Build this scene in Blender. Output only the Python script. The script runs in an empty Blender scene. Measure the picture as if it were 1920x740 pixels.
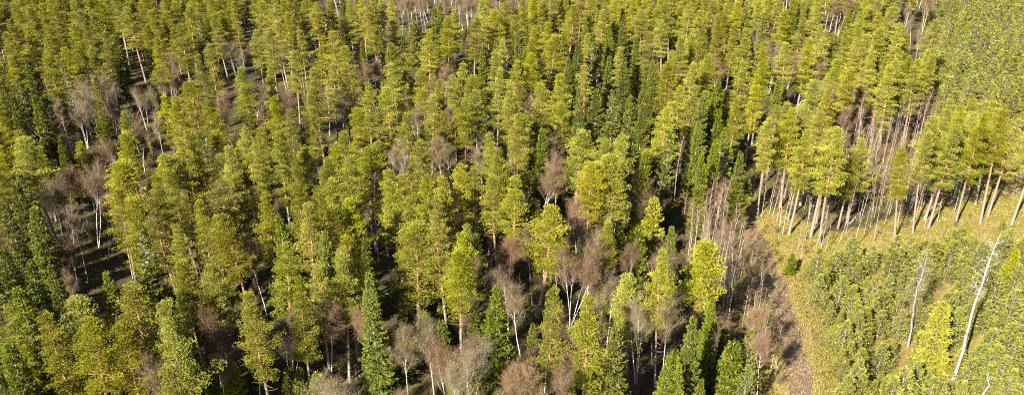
import bpy, math, random
import numpy as np
from mathutils import Vector

# ------------------------------------------------------------------ camera, sky, sun, exposure
PITCH, FPX, CAM_H = 27.0, 1560.0, 68.0
SUN_AZ, SUN_EL = 37.0, 35.0          # shadows fall this far right of straight ahead; sun height
SUN_STRENGTH, SKY_STRENGTH, EXPOSURE = 5.0, 0.05, 2.35

S = bpy.context.scene
COL = S.collection
cam_data = bpy.data.cameras.new('camera')
cam = bpy.data.objects.new('camera', cam_data)
COL.objects.link(cam)
cam.location = (0, 0, CAM_H)
cam.rotation_euler = (math.radians(90 - PITCH), 0, 0)
cam_data.sensor_width = 36
cam_data.lens = 36 * FPX / 1920
cam_data.clip_start = 1
cam_data.clip_end = 6000
S.camera = cam

world = bpy.data.worlds.new('World')
S.world = world
world.use_nodes = True
wn = world.node_tree
sky = wn.nodes.new('ShaderNodeTexSky')
sky.sky_type = 'NISHITA'
sky.sun_disc = False
sky.sun_elevation = math.radians(SUN_EL)
sky.sun_rotation = math.radians(180 + SUN_AZ)
wn.links.new(sky.outputs[0], wn.nodes['Background'].inputs[0])
wn.nodes['Background'].inputs[1].default_value = SKY_STRENGTH

sun_data = bpy.data.lights.new('sun', 'SUN')
sun_data.energy = SUN_STRENGTH
sun_data.angle = math.radians(0.5)
sun_data.color = (1.0, 0.94, 0.82)
sun = bpy.data.objects.new('sun', sun_data)
COL.objects.link(sun)
a_, e_ = math.radians(SUN_AZ), math.radians(SUN_EL)
sun.rotation_euler = Vector((math.sin(a_) * math.cos(e_), math.cos(a_) * math.cos(e_), -math.sin(e_))).to_track_quat('-Z', 'Y').to_euler()
sun.location = (-60, -80, 120)

S.view_settings.view_transform = 'Standard'
S.view_settings.look = 'None'
S.view_settings.gamma = 1
S.view_settings.use_curve_mapping = False
S.view_settings.exposure = EXPOSURE
S.cycles.use_denoising = False
S.cycles.filter_width = 1.05
S.cycles.max_bounces = 4
S.cycles.diffuse_bounces = 2
S.cycles.transmission_bounces = 3
S.cycles.transparent_max_bounces = 4

random.seed(7)
RS = np.random.RandomState(7)

# ------------------------------------------------------------------ photograph pixel <-> place
CP, SP = math.cos(math.radians(PITCH)), math.sin(math.radians(PITCH))

def ground_z(x, y):
    return (0.55 * np.sin(x * 0.071 + 1.3) * np.cos(y * 0.058 + 0.4) + 0.35 * np.sin(x * 0.13 + y * 0.11)
            + 0.16 * np.sin(x * 0.31 - y * 0.23 + 2.0))

def ray(px, py):
    u, v = (px - 960) / FPX, (370 - py) / FPX
    return (u, CP + v * SP, -SP + v * CP)

def at_height(px, py, h):
    """the spot on the ground below the point at height h over the ground that shows at this pixel"""
    d = ray(px, py)
    z = h
    for _ in range(4):
        t = (z - CAM_H) / d[2]
        x, y = d[0] * t, d[1] * t
        z = h + float(ground_z(x, y))
    return x, y

def project(x, y, z):
    dz = z - CAM_H
    dep = y * CP - dz * SP
    up = y * SP + dz * CP
    return 960 + FPX * x / dep, 370 - FPX * up / dep, dep

def in_poly(px, py, poly):
    c = False
    j = len(poly) - 1
    for i in range(len(poly)):
        xi, yi = poly[i]
        xj, yj = poly[j]
        if (yi > py) != (yj > py) and px < (xj - xi) * (py - yi) / (yj - yi) + xi:
            c = not c
        j = i
    return c

# ------------------------------------------------------------------ mesh helpers
class Build:
    def __init__(self):
        self.v, self.f, self.t, self.m, self.n = [], [], [], [], 0
        self.mi = 0

    def add(self, v, f, tint=0.5):
        v = np.asarray(v, dtype=np.float32).reshape(-1, 3)
        f = np.asarray(f, dtype=np.int64).reshape(-1, 3)
        self.v.append(v)
        self.f.append(f + self.n)
        self.m.append(np.full(len(f), self.mi, dtype=np.int32))
        self.t.append(np.broadcast_to(np.asarray(tint, dtype=np.float32), (len(v),)))
        self.n += len(v)

    def tube(self, pts, rad, sides=6, tint=0.5, cap=True):
        pts = np.asarray(pts, dtype=float)
        n = len(pts)
        d = np.gradient(pts, axis=0)
        d /= np.linalg.norm(d, axis=1)[:, None] + 1e-9
        ref = np.array([1.0, 0, 0]) if abs(d[0][0]) < 0.8 else np.array([0, 1.0, 0])
        a = np.cross(d, ref)
        a /= np.linalg.norm(a, axis=1)[:, None] + 1e-9
        b = np.cross(d, a)
        ang = np.arange(sides) * 2 * math.pi / sides
        r = np.asarray(rad, dtype=float)[:, None, None]
        v = pts[:, None, :] + r * (a[:, None, :] * np.cos(ang)[None, :, None] + b[:, None, :] * np.sin(ang)[None, :, None])
        f = []
        for i in range(n - 1):
            for k in range(sides):
                k2 = (k + 1) % sides
                p, q, s, t = i * sides + k, i * sides + k2, (i + 1) * sides + k2, (i + 1) * sides + k
                f += [(p, q, s), (p, s, t)]
        if cap:
            f += [((n - 1) * sides, (n - 1) * sides + k, (n - 1) * sides + k + 1) for k in range(1, sides - 1)]
        self.add(v.reshape(-1, 3), f, tint)

    def blades(self, rs, pos, dirs, per, length, width, spread, tint=None):
        """tufts of pointed blades: per blades at each pos, fanned round dirs"""
        pos = np.asarray(pos, dtype=float)
        dirs = np.asarray(dirs, dtype=float)
        m = len(pos)
        if m == 0:
            return
        p = np.repeat(pos, per, axis=0)
        d = np.repeat(dirs, per, axis=0) + rs.normal(0, spread, (m * per, 3))
        d /= np.linalg.norm(d, axis=1)[:, None] + 1e-9
        sd = np.cross(d, rs.normal(0, 1, (m * per, 3)))
        sd /= np.linalg.norm(sd, axis=1)[:, None] + 1e-9
        L = (length * rs.uniform(0.65, 1.25, m * per))[:, None]
        W = (width * rs.uniform(0.7, 1.3, m * per))[:, None]
        mid = p + d * L * 0.4
        v = np.stack([mid - sd * W, p + d * L, mid + sd * W, p], axis=1).reshape(-1, 3)
        i0 = np.arange(m * per)[:, None] * 4
        f = np.concatenate([i0 + np.array([[0, 1, 2]]), i0 + np.array([[0, 2, 3]])]) if per_quads[0] else i0 + np.array([[0, 1, 2]])
        if tint is None:
            tint = rs.uniform(0, 1, m)
        tt = np.clip(np.repeat(tint, per) + rs.normal(0, 0.12, m * per), 0, 1)
        self.add(v, f, np.repeat(tt, 4))

    def slivers(self, rs, p, q, width, tint=0.5):
        """thin twigs from p to q, each one long pointed face"""
        p, q = np.asarray(p, dtype=float), np.asarray(q, dtype=float)
        d = q - p
        sd = np.cross(d, rs.normal(0, 1, p.shape))
        sd /= np.linalg.norm(sd, axis=1)[:, None] + 1e-9
        w = (np.asarray(width) * np.ones(len(p)))[:, None]
        v = np.stack([p - sd * w / 2, p + sd * w / 2, q], axis=1).reshape(-1, 3)
        f = np.arange(len(p))[:, None] * 3 + np.array([[0, 1, 2]])
        self.add(v, f, np.repeat(np.clip(rs.uniform(0, 1, len(p)), 0, 1), 3))

    def mesh(self, name, mats, smooth=False):
        v = np.concatenate(self.v)
        f = np.concatenate(self.f)
        me = bpy.data.meshes.new(name)
        me.vertices.add(len(v))
        me.vertices.foreach_set('co', v.astype(np.float32).ravel())
        me.loops.add(len(f) * 3)
        me.loops.foreach_set('vertex_index', f.astype(np.int32).ravel())
        me.polygons.add(len(f))
        me.polygons.foreach_set('loop_start', np.arange(0, len(f) * 3, 3, dtype=np.int32))
        me.polygons.foreach_set('use_smooth', np.full(len(f), smooth))
        me.polygons.foreach_set('material_index', np.concatenate(self.m))
        at = me.attributes.new('tint', 'FLOAT', 'POINT')
        at.data.foreach_set('value', np.concatenate(self.t).astype(np.float32))
        for m in (mats if isinstance(mats, (list, tuple)) else [mats]):
            me.materials.append(m)
        me.update(calc_edges=True)
        return me

per_quads = [False]

def link(name, data, parent=None, loc=None):
    o = bpy.data.objects.new(name, data)
    COL.objects.link(o)
    if parent is not None:
        o.parent = parent
    if loc is not None:
        o.location = loc
    return o

def tag(o, label=None, cat=None, group=None, kind=None):
    for k, val in (('label', label), ('category', cat), ('group', group), ('kind', kind)):
        if val:
            o[k] = val
    return o

# ------------------------------------------------------------------ materials
def new_mat(name):
    m = bpy.data.materials.new(name)
    m.use_nodes = True
    nt = m.node_tree
    nt.nodes.clear()
    out = nt.nodes.new('ShaderNodeOutputMaterial')
    return m, nt, out

def N(nt, typ, **kw):
    n = nt.nodes.new(typ)
    for k, v in kw.items():
        setattr(n, k, v)
    return n

def mixrgb(nt, fac, a, b):
    n = N(nt, 'ShaderNodeMix', data_type='RGBA')
    for sock, val in ((0, fac), (6, a), (7, b)):
        if hasattr(val, 'is_linked'):
            nt.links.new(val, n.inputs[sock])
        else:
            n.inputs[sock].default_value = val if sock == 0 else (*val, 1)
    return n.outputs[2]

def foliage_mat(name, ca, cb, hue=0.02, val=0.25, sat=0.0, trans=0.18, gloss=0.035):
    m, nt, out = new_mat(name)
    at = N(nt, 'ShaderNodeAttribute', attribute_name='tint')
    c = mixrgb(nt, at.outputs['Fac'], ca, cb)
    oi = N(nt, 'ShaderNodeObjectInfo')
    hsv = N(nt, 'ShaderNodeHueSaturation')
    mr = N(nt, 'ShaderNodeMapRange')
    mr.inputs[3].default_value, mr.inputs[4].default_value = 0.5 - hue, 0.5 + hue
    nt.links.new(oi.outputs['Random'], mr.inputs[0])
    nt.links.new(mr.outputs[0], hsv.inputs['Hue'])
    mul = N(nt, 'ShaderNodeMath', operation='MULTIPLY')
    mul.inputs[1].default_value = 7.31
    fr = N(nt, 'ShaderNodeMath', operation='FRACT')
    nt.links.new(oi.outputs['Random'], mul.inputs[0])
    nt.links.new(mul.outputs[0], fr.inputs[0])
    mv = N(nt, 'ShaderNodeMapRange')
    mv.inputs[3].default_value, mv.inputs[4].default_value = 1 - val, 1 + val
    nt.links.new(fr.outputs[0], mv.inputs[0])
    nt.links.new(mv.outputs[0], hsv.inputs['Value'])
    m3 = N(nt, 'ShaderNodeMath', operation='MULTIPLY')
    m3.inputs[1].default_value = 23.7
    f3 = N(nt, 'ShaderNodeMath', operation='FRACT')
    ms = N(nt, 'ShaderNodeMapRange')
    ms.inputs[3].default_value, ms.inputs[4].default_value = 0.90, 1.05
    nt.links.new(oi.outputs['Random'], m3.inputs[0])
    nt.links.new(m3.outputs[0], f3.inputs[0])
    nt.links.new(f3.outputs[0], ms.inputs[0])
    nt.links.new(ms.outputs[0], hsv.inputs['Saturation'])
    nt.links.new(c, hsv.inputs['Color'])
    d = N(nt, 'ShaderNodeBsdfDiffuse')
    t = N(nt, 'ShaderNodeBsdfTranslucent')
    nt.links.new(hsv.outputs[0], d.inputs[0])
    nt.links.new(hsv.outputs[0], t.inputs[0])
    mx = N(nt, 'ShaderNodeMixShader')
    mx.inputs[0].default_value = trans
    nt.links.new(d.outputs[0], mx.inputs[1])
    nt.links.new(t.outputs[0], mx.inputs[2])
    last = mx.outputs[0]
    if gloss:
        g = N(nt, 'ShaderNodeBsdfGlossy')
        g.inputs['Roughness'].default_value = 0.5
        g.inputs[0].default_value = (0.5, 0.5, 0.3, 1)
        m2 = N(nt, 'ShaderNodeMixShader')
        m2.inputs[0].default_value = gloss
        nt.links.new(last, m2.inputs[1])
        nt.links.new(g.outputs[0], m2.inputs[2])
        last = m2.outputs[0]
    nt.links.new(last, out.inputs[0])
    return m

def noise(nt, scale, detail=4, vec=None, rough=0.6):
    n = N(nt, 'ShaderNodeTexNoise')
    n.inputs['Scale'].default_value = scale
    n.inputs['Detail'].default_value = detail
    n.inputs['Roughness'].default_value = rough
    if vec is not None:
        nt.links.new(vec, n.inputs['Vector'])
    return n.outputs[0]

def ramp(nt, fac, lo, hi):
    r = N(nt, 'ShaderNodeMapRange', interpolation_type='SMOOTHSTEP')
    r.inputs[1].default_value, r.inputs[2].default_value = lo, hi
    nt.links.new(fac, r.inputs[0])
    return r.outputs[0]

def diffuse_out(nt, out, color, rough=0.9, bump=None, bstr=0.4, bdist=0.05):
    p = N(nt, 'ShaderNodeBsdfPrincipled')
    p.inputs['Roughness'].default_value = rough
    p.inputs['Specular IOR Level'].default_value = 0.25
    nt.links.new(color, p.inputs['Base Color'])
    if bump is not None:
        b = N(nt, 'ShaderNodeBump')
        b.inputs['Strength'].default_value = bstr
        b.inputs['Distance'].default_value = bdist
        nt.links.new(bump, b.inputs['Height'])
        nt.links.new(b.outputs[0], p.inputs['Normal'])
    nt.links.new(p.outputs[0], out.inputs[0])

def bark_pine():
    m, nt, out = new_mat('pine_bark')
    tc = N(nt, 'ShaderNodeTexCoord')
    sep = N(nt, 'ShaderNodeSeparateXYZ')
    nt.links.new(tc.outputs['Object'], sep.inputs[0])
    n1 = noise(nt, 1.2, 4, tc.outputs['Object'])
    add = N(nt, 'ShaderNodeMath', operation='MULTIPLY_ADD')
    nt.links.new(n1, add.inputs[0])
    add.inputs[1].default_value = 5.0
    nt.links.new(sep.outputs[2], add.inputs[2])
    g = ramp(nt, add.outputs[0], 6.0, 12.0)
    n2 = noise(nt, 7, 5, tc.outputs['Object'])
    low = mixrgb(nt, n2, (0.09, 0.07, 0.058), (0.22, 0.18, 0.15))
    hi = mixrgb(nt, n2, (0.17, 0.082, 0.032), (0.30, 0.165, 0.075))
    diffuse_out(nt, out, mixrgb(nt, g, low, hi), 0.9, n2, 0.6)
    return m

def bark_birch(name, white, dark, amount):
    m, nt, out = new_mat(name)
    tc = N(nt, 'ShaderNodeTexCoord')
    mp = N(nt, 'ShaderNodeMapping')
    mp.inputs['Scale'].default_value = (1.5, 1.5, 9)
    nt.links.new(tc.outputs['Object'], mp.inputs[0])
    n1 = noise(nt, 1.0, 5, mp.outputs[0], 0.7)
    n2 = noise(nt, 0.6, 3, tc.outputs['Object'])
    c = mixrgb(nt, ramp(nt, n1, amount, amount + 0.16), white, dark)
    c = mixrgb(nt, ramp(nt, n2, 0.45, 0.75), c, tuple(0.62 * w for w in white))
    diffuse_out(nt, out, c, 0.8, n1, 0.3)
    return m

def plain_mat(name, ca, cb, scale=2.0, tint=True):
    m, nt, out = new_mat(name)
    if tint:
        f = N(nt, 'ShaderNodeAttribute', attribute_name='tint').outputs['Fac']
    else:
        f = noise(nt, scale, 4, N(nt, 'ShaderNodeTexCoord').outputs['Object'])
    diffuse_out(nt, out, mixrgb(nt, f, ca, cb))
    return m

M = {}
M['pine'] = foliage_mat('pine_needles', (0.110, 0.113, 0.007), (0.256, 0.243, 0.023), hue=0.013, val=0.22)
M['spruce'] = foliage_mat('spruce_needles', (0.042, 0.056, 0.004), (0.120, 0.126, 0.008), hue=0.016, val=0.22)
M['young_pine'] = foliage_mat('young_pine_needles', (0.082, 0.091, 0.010), (0.212, 0.206, 0.032), hue=0.016, val=0.16)
M['bright_spruce'] = foliage_mat('bright_spruce_needles', (0.130, 0.130, 0.005), (0.215, 0.203, 0.007), hue=0.001, val=0.03)
M['lichen'] = plain_mat('pale_lichen_twigs', (0.16, 0.155, 0.11), (0.30, 0.29, 0.215))
M['pine_bark'] = bark_pine()
M['spruce_bark'] = plain_mat('spruce_bark', (0.10, 0.075, 0.06), (0.22, 0.18, 0.15), 5, False)
M['birch_bark'] = bark_birch('birch_bark', (0.40, 0.37, 0.33), (0.07, 0.06, 0.05), 0.54)
M['stem_bark'] = bark_birch('young_birch_bark', (0.30, 0.26, 0.215), (0.07, 0.055, 0.045), 0.50)
M['snag_bark'] = bark_birch('bleached_wood', (0.27, 0.255, 0.245), (0.07, 0.06, 0.052), 0.45)
M['limb'] = plain_mat('birch_limb_bark', (0.12, 0.088, 0.064), (0.25, 0.20, 0.155), 3, False)
M['twig_red'] = foliage_mat('birch_twigs', (0.090, 0.047, 0.024), (0.160, 0.093, 0.050), hue=0.02, val=0.22, trans=0.0, gloss=0.05)
M['twig_grey'] = foliage_mat('grey_twigs', (0.090, 0.062, 0.032), (0.160, 0.118, 0.062), hue=0.02, val=0.22, trans=0.0, gloss=0.05)
M['grass'] = foliage_mat('dry_grass', (0.19, 0.14, 0.04), (0.33, 0.25, 0.08), hue=0.01, val=0.1, trans=0.2, gloss=0)
M['moss'] = foliage_mat('green_moss', (0.080, 0.084, 0.008), (0.18, 0.165, 0.018), hue=0.01, val=0.1, trans=0.15, gloss=0)
M['stone'] = plain_mat('grey_stone', (0.06, 0.05, 0.043), (0.17, 0.15, 0.13))

def ground_mat():
    m, nt, out = new_mat('forest_floor')
    tc = N(nt, 'ShaderNodeTexCoord').outputs['Object']
    zone = N(nt, 'ShaderNodeAttribute', attribute_name='tint').outputs['Fac']
    n1, n2, n3 = noise(nt, 0.22, 5, tc), noise(nt, 1.6, 5, tc), noise(nt, 9, 4, tc)
    litter = mixrgb(nt, n3, (0.018, 0.013, 0.006), (0.050, 0.036, 0.015))
    moss = mixrgb(nt, n3, (0.032, 0.033, 0.005), (0.085, 0.075, 0.011))
    green = mixrgb(nt, n3, (0.075, 0.075, 0.008), (0.155, 0.14, 0.02))
    forest = mixrgb(nt, ramp(nt, n1, 0.46, 0.62), litter, moss)
    straw = mixrgb(nt, n3, (0.12, 0.09, 0.022), (0.235, 0.175, 0.05))
    rust = mixrgb(nt, n3, (0.11, 0.062, 0.025), (0.19, 0.115, 0.045))
    meadow = mixrgb(nt, ramp(nt, n2, 0.40, 0.56), straw, mixrgb(nt, ramp(nt, n1, 0.46, 0.62), green, rust))
    diffuse_out(nt, out, mixrgb(nt, zone, forest, meadow), 0.95, n3, 0.8, 0.1)
    return m

def track_mat():
    m, nt, out = new_mat('track_dirt')
    tc = N(nt, 'ShaderNodeTexCoord').outputs['Object']
    n1, n2, n3 = noise(nt, 0.5, 5, tc), noise(nt, 3.0, 5, tc), noise(nt, 14, 4, tc)
    dirt = mixrgb(nt, n3, (0.052, 0.030, 0.018), (0.130, 0.080, 0.050))
    grass = mixrgb(nt, n3, (0.12, 0.09, 0.03), (0.23, 0.175, 0.065))
    c = mixrgb(nt, ramp(nt, n2, 0.50, 0.66), dirt, grass)
    c = mixrgb(nt, ramp(nt, n1, 0.55, 0.7), c, mixrgb(nt, n3, (0.11, 0.08, 0.06), (0.2, 0.15, 0.11)))
    diffuse_out(nt, out, c, 0.95, n3, 0.8, 0.08)
    return m

# ------------------------------------------------------------------ the ground and the track
def smooth_poly(pts, n):
    pts = np.array(pts, dtype=float)
    t = np.linspace(0, len(pts) - 1, n)
    out = []
    for tt in t:
        i = min(int(tt), len(pts) - 2)
        u = tt - i
        p0, p1, p2, p3 = pts[max(i - 1, 0)], pts[i], pts[i + 1], pts[min(i + 2, len(pts) - 1)]
        out.append(0.5 * (2 * p1 + (p2 - p0) * u + (2 * p0 - 5 * p1 + 4 * p2 - p3) * u * u + (3 * p1 - p0 - 3 * p2 + p3) * u ** 3))
    return np.array(out)

TRACK_PX = [(1330, 372), (1362, 382), (1392, 402), (1412, 442), (1434, 490), (1453, 535), (1468, 580), (1481, 630), (1492, 680), (1503, 745), (1512, 830)]
TRACK = smooth_poly([at_height(px, py, 0) for px, py in TRACK_PX], 110)
TRACK_HALF = 1.6

def track_dist(x, y):
    return float(np.min(np.hypot(TRACK[:, 0] - x, TRACK[:, 1] - y)))

CLEARING = [(1425, 395), (1470, 400), (1560, 440), (1640, 420), (1720, 385), (1800, 355), (1850, 318), (1990, 290), (1990, 484), (1850, 486), (1700, 498), (1590, 512), (1510, 530), (1480, 490)]
PLANTATION = [(1510, 540), (1560, 518), (1620, 508), (1700, 498), (1760, 496), (1850, 486), (1930, 484), (2080, 480), (2150, 860), (1580, 860), (1572, 740), (1552, 640), (1512, 560)]
FAR_PLANTATION = [(1732, 28), (1742, 120), (1735, 260), (1760, 300), (1990, 290), (2100, 250), (2060, -90), (1732, -60)]
STAND = [(1275, 452), (1300, 428), (1340, 418), (1360, 440), (1370, 500), (1385, 560), (1374, 640), (1340, 610), (1320, 550), (1290, 500)]
LOW_STAND = [(1372, 490), (1392, 490), (1412, 545), (1440, 620), (1466, 700), (1452, 725), (1395, 650), (1382, 560)]
FAR_STAND = [(1590, 262), (1735, 258), (1742, 330), (1660, 372), (1600, 352)]

def build_ground():
    core_x = np.arange(-150, 171, 1.5)
    core_y = np.arange(36, 330, 1.5)
    xs = np.concatenate([[-3000, -1200, -500, -260], core_x, [270, 500, 1200, 3000]])
    ys = np.concatenate([[-900, -200, -40, 10], core_y, [380, 480, 700, 1200, 3600]])
    X, Y = np.meshgrid(xs, ys)
    Z = ground_z(X, Y)
    nx, ny = len(xs), len(ys)
    zone = np.zeros(X.shape)
    for j in range(ny):
        for i in range(nx):
            x, y = X[j, i], Y[j, i]
            if y < 40 or abs(x) > 200 or y > 400:
                continue
            px, py, _ = project(x, y, 0)
            d = track_dist(x, y)
            w = max(0.0, 1 - max(0, d - 3.0) / 4.0)
            if in_poly(px, py, CLEARING) or in_poly(px, py, PLANTATION):
                w = max(w, 0.85)
            if in_poly(px, py, FAR_PLANTATION) or in_poly(px, py, FAR_STAND):
                w = max(w, 0.8)
            zone[j, i] = w
    b = Build()
    idx = np.arange(nx * ny).reshape(ny, nx)
    q = np.stack([idx[:-1, :-1], idx[:-1, 1:], idx[1:, 1:], idx[1:, :-1]], axis=-1).reshape(-1, 4)
    b.add(np.stack([X, Y, Z], axis=-1).reshape(-1, 3), np.concatenate([q[:, [0, 1, 2]], q[:, [0, 2, 3]]]), zone.ravel())
    tag(link('ground', b.mesh('ground', ground_mat(), True)), kind='structure')

    b = Build()
    prof = [(-1.0, 0.02), (-0.72, 0.05), (-0.5, 0.03), (-0.3, 0.06), (0, 0.13), (0.3, 0.07), (0.5, 0.03), (0.72, 0.06), (1.0, 0.02)]
    d = np.gradient(TRACK, axis=0)
    d /= np.linalg.norm(d, axis=1)[:, None]
    side = np.stack([d[:, 1], -d[:, 0]], axis=1)
    V = []
    for i in range(len(TRACK)):
        for u, z in prof:
            w = TRACK_HALF * (1 + 0.18 * math.sin(i * 0.37) * abs(u))
            x, y = TRACK[i] + side[i] * u * w
            V.append((x, y, float(ground_z(x, y)) + z + random.uniform(0, 0.02)))
    k = len(prof)
    F = []
    for i in range(len(TRACK) - 1):
        for j in range(k - 1):
            p = i * k + j
            F += [(p, p + 1, p + k + 1), (p, p + k + 1, p + k)]
    b.add(V, F)
    tag(link('track', b.mesh('track', track_mat(), True)), kind='structure')

build_ground()

# ------------------------------------------------------------------ tree kinds (each variant: trunk mesh + crown mesh)
UP = np.array([0, 0, 1.0])

def unit(v):
    return v / (np.linalg.norm(v) + 1e-9)

def pine_variant(seed, h=18.0, R=3.0, crown_from=0.48, openness=0.0, style='cone'):
    rs = np.random.RandomState(seed)
    t, c = Build(), Build()
    bend = rs.normal(0, 0.25, 2)
    zs = np.linspace(0, h, 13)
    path = np.stack([bend[0] * np.sin(zs / h * 2.4), bend[1] * np.sin(zs / h * 1.9), zs], axis=1)
    path[0, 2] = -0.4
    rad = 0.21 * (1 - zs / h) ** 0.75 + 0.02
    rad[0] *= 1.25
    t.tube(path, rad, 8)

    def trunk_at(z):
        return np.array([np.interp(z, zs, path[:, 0]), np.interp(z, zs, path[:, 1]), z])
    zc = crown_from * h
    z = zc
    az = rs.uniform(0, 6.28)
    skew = rs.uniform(0, 6.28)
    P, D, TT = [], [], []
    while z < h - 0.25:
        u = (z - zc) / (h - zc)
        if style == 'cone':
            prof = min(1.0, 0.66 + 1.6 * u) * (1 - u) ** 0.88
        elif style == 'round':
            prof = min(1.0, 0.55 + 1.5 * u) * (1 - u ** 1.4) ** 0.85
        else:
            prof = min(1.0, 0.6 + 0.8 * u) * (1 - u ** 1.9) ** 0.8
        prof = prof * rs.uniform(0.62, 1.25) + 0.05
        nbr = rs.randint(4, 8) if u < 0.8 else 4
        for k in range(nbr):
            az += 2.4 + rs.uniform(-0.5, 0.5)
            L = R * prof * rs.uniform(0.5, 1.18) * (1 + 0.16 * math.cos(az - skew))
            if L < 0.35:
                L = 0.35
            el = math.radians(-8 + 62 * u ** 1.3 + rs.uniform(-12, 14))
            out = np.array([math.cos(az), math.sin(az), 0])
            p0 = trunk_at(z + rs.uniform(-0.2, 0.2))
            s = np.linspace(0, 1, 5)[:, None]
            pts = p0 + out * L * math.cos(el) * s + UP * (L * math.sin(el) * s + 0.16 * L * s ** 2.2)
            r0 = 0.03 + 0.013 * L
            t.tube(pts, np.linspace(r0, 0.012, 5), 4, cap=False)
            lat = np.cross(out, UP)
            npad = int(3 + L * 3.4)
            btint = rs.uniform(0.15, 0.85)
            for j in range(npad):
                f = rs.uniform(0.36, 1.0) if j else 1.0
                if rs.rand() < openness:
                    continue
                b = np.array([np.interp(f, s[:, 0], pts[:, i]) for i in range(3)])
                ctr = b + lat * rs.normal(0, 0.30 * L * (1.1 - 0.75 * f) + 0.05) + UP * rs.uniform(-0.05, 0.22)
                pr = rs.uniform(0.22, 0.46)
                nt_ = int(13 * (pr / 0.34) ** 1.7)
                g = rs.normal(0, 1, (nt_, 3))
                g[:, 2] = np.abs(g[:, 2]) * 1.1 - 0.3
                g /= np.linalg.norm(g, axis=1)[:, None]
                P.append(ctr + g * np.array([pr, pr, pr * 0.36]) + out * (g @ out)[:, None] * pr * 0.35)
                D.append(g * 0.7 + out * 0.65 + UP * 0.42)
                TT.append(np.full(nt_, np.clip(btint + rs.normal(0, 0.15), 0, 1)))
        z += rs.uniform(0.62, 1.05) * (1 - 0.42 * u)
    g = rs.normal(0, 1, (24, 3))
    g /= np.linalg.norm(g, axis=1)[:, None]
    P.append(trunk_at(h - 0.1) + g * np.array([0.22, 0.22, 0.45]))
    D.append(g + UP * 0.8)
    TT.append(np.full(24, 0.7))
    # dead snapped branches on the bare stem
    for k in range(rs.randint(5, 10)):
        zz = zc * rs.uniform(0.55, 1.02)
        a2 = rs.uniform(0, 6.28)
        o = np.array([math.cos(a2), math.sin(a2), rs.uniform(-0.15, 0.35)])
        L = rs.uniform(0.5, 1.9)
        p0 = trunk_at(zz)
        t.tube([p0, p0 + o * L * 0.6, p0 + o * L + UP * rs.uniform(-0.15, 0.2)], [0.035, 0.025, 0.012], 4, cap=False)
    c.blades(rs, np.concatenate(P), np.concatenate(D), 8, 0.17, 0.027, 0.45, np.concatenate(TT))
    return h, R, t.mesh('pine_trunk', M['pine_bark'], True), c.mesh('pine_crown', M['pine'])

def spruce_variant(seed, h=17.0, R=2.5, crown_from=0.1, dense=1.0, mat='spruce', lichen=0.0, step=0.46):
    rs = np.random.RandomState(seed)
    t, c, li = Build(), Build(), Build()
    zs = np.linspace(0, h, 8)
    t.tube(np.stack([0 * zs, 0 * zs, np.concatenate([[-0.4], zs[1:]])], axis=1), 0.012 * h * (1 - zs / h) ** 0.85 + 0.012, 7)
    z = crown_from * h
    az = 0
    P, D, TT, LP, LQ = [], [], [], [], []
    while z < h - 0.12:
        u = z / h
        Lz = R * (1 - u) ** 0.82 * (1.0 if u > crown_from + 0.08 else 0.72) + 0.10
        nb = max(4, int(9 * dense * (1 - 0.4 * u)))
        for k in range(nb):
            az += 2.4 + rs.uniform(-0.4, 0.4)
            if rs.rand() < 0.08:
                continue
            L = Lz * rs.uniform(0.55, 1.2)
            el0 = math.radians(np.interp(u, [0, 0.5, 0.85, 1], [-20, -4, 22, 55]) + rs.uniform(-8, 8))
            out = np.array([math.cos(az), math.sin(az), 0])
            lat = np.cross(out, UP)
            p0 = np.array([0, 0, z + rs.uniform(-0.18, 0.18)])
            def axis(f):
                return p0 + out * L * math.cos(el0) * f + UP * (L * math.sin(el0) * f - 0.22 * L * f * (1 - f) * 2 * (1 - u) + 0.10 * L * f ** 3)
            if L > 0.5:
                t.tube([axis(0), axis(0.5), axis(0.9)], [0.02 + 0.01 * L, 0.018, 0.008], 3, cap=False)
            bare = rs.rand() < lichen
            nseg = max(3, int(L / 0.16))
            tint = rs.uniform(0.1, 0.9)
            for j in range(nseg):
                f = (j + rs.uniform(0, 1)) / nseg
                if f < 0.18:
                    continue
                b = axis(f)
                w = (0.16 + 0.30 * L * (1.05 - f)) * rs.uniform(0.6, 1.1)
                w = min(w, 0.75)
                for sd in (-1, 1):
                    dr = unit(lat * sd * 0.9 + out * 0.65)
                    e = b + dr * w - UP * 0.20 * w
                    if bare:
                        LP.append(b)
                        LQ.append(e - UP * 0.15)
                        if rs.rand() < 0.7:
                            LP.append(b)
                            LQ.append(b + dr * w * 0.5 - UP * rs.uniform(0.15, 0.4))
                        continue
                    m = 3 if w > 0.3 else 2
                    ff = rs.uniform(0.25, 1.0, m)[:, None]
                    P.append(b + (e - b) * ff)
                    D.append(np.repeat((dr * 0.75 + out * 0.35 - UP * 0.30)[None], m, 0))
                    TT.append(np.full(m, tint))
            if not bare:
                P.append(axis(1)[None])
                D.append((out + UP * 0.25)[None])
                TT.append(np.array([min(1, tint + 0.2)]))
        z += step * (1.05 - 0.45 * u) * rs.uniform(0.85, 1.15)
    P.append(np.array([[0, 0, h - 0.25], [0, 0, h - 0.5], [0, 0, h]]))
    D.append(np.array([[0, 0, 1.0]] * 3))
    TT.append(np.full(3, 0.7))
    c.blades(rs, np.concatenate(P), np.concatenate(D), 4, 0.34, 0.062, 0.33, np.concatenate(TT))
    if LP:
        li.slivers(rs, LP, LQ, 0.045)
    lm = li.mesh('lichen_twigs', M['lichen']) if LP else None
    return h, R, t.mesh('spruce_trunk', M['spruce_bark'], True), c.mesh('spruce_crown', M[mat]), lm

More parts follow.
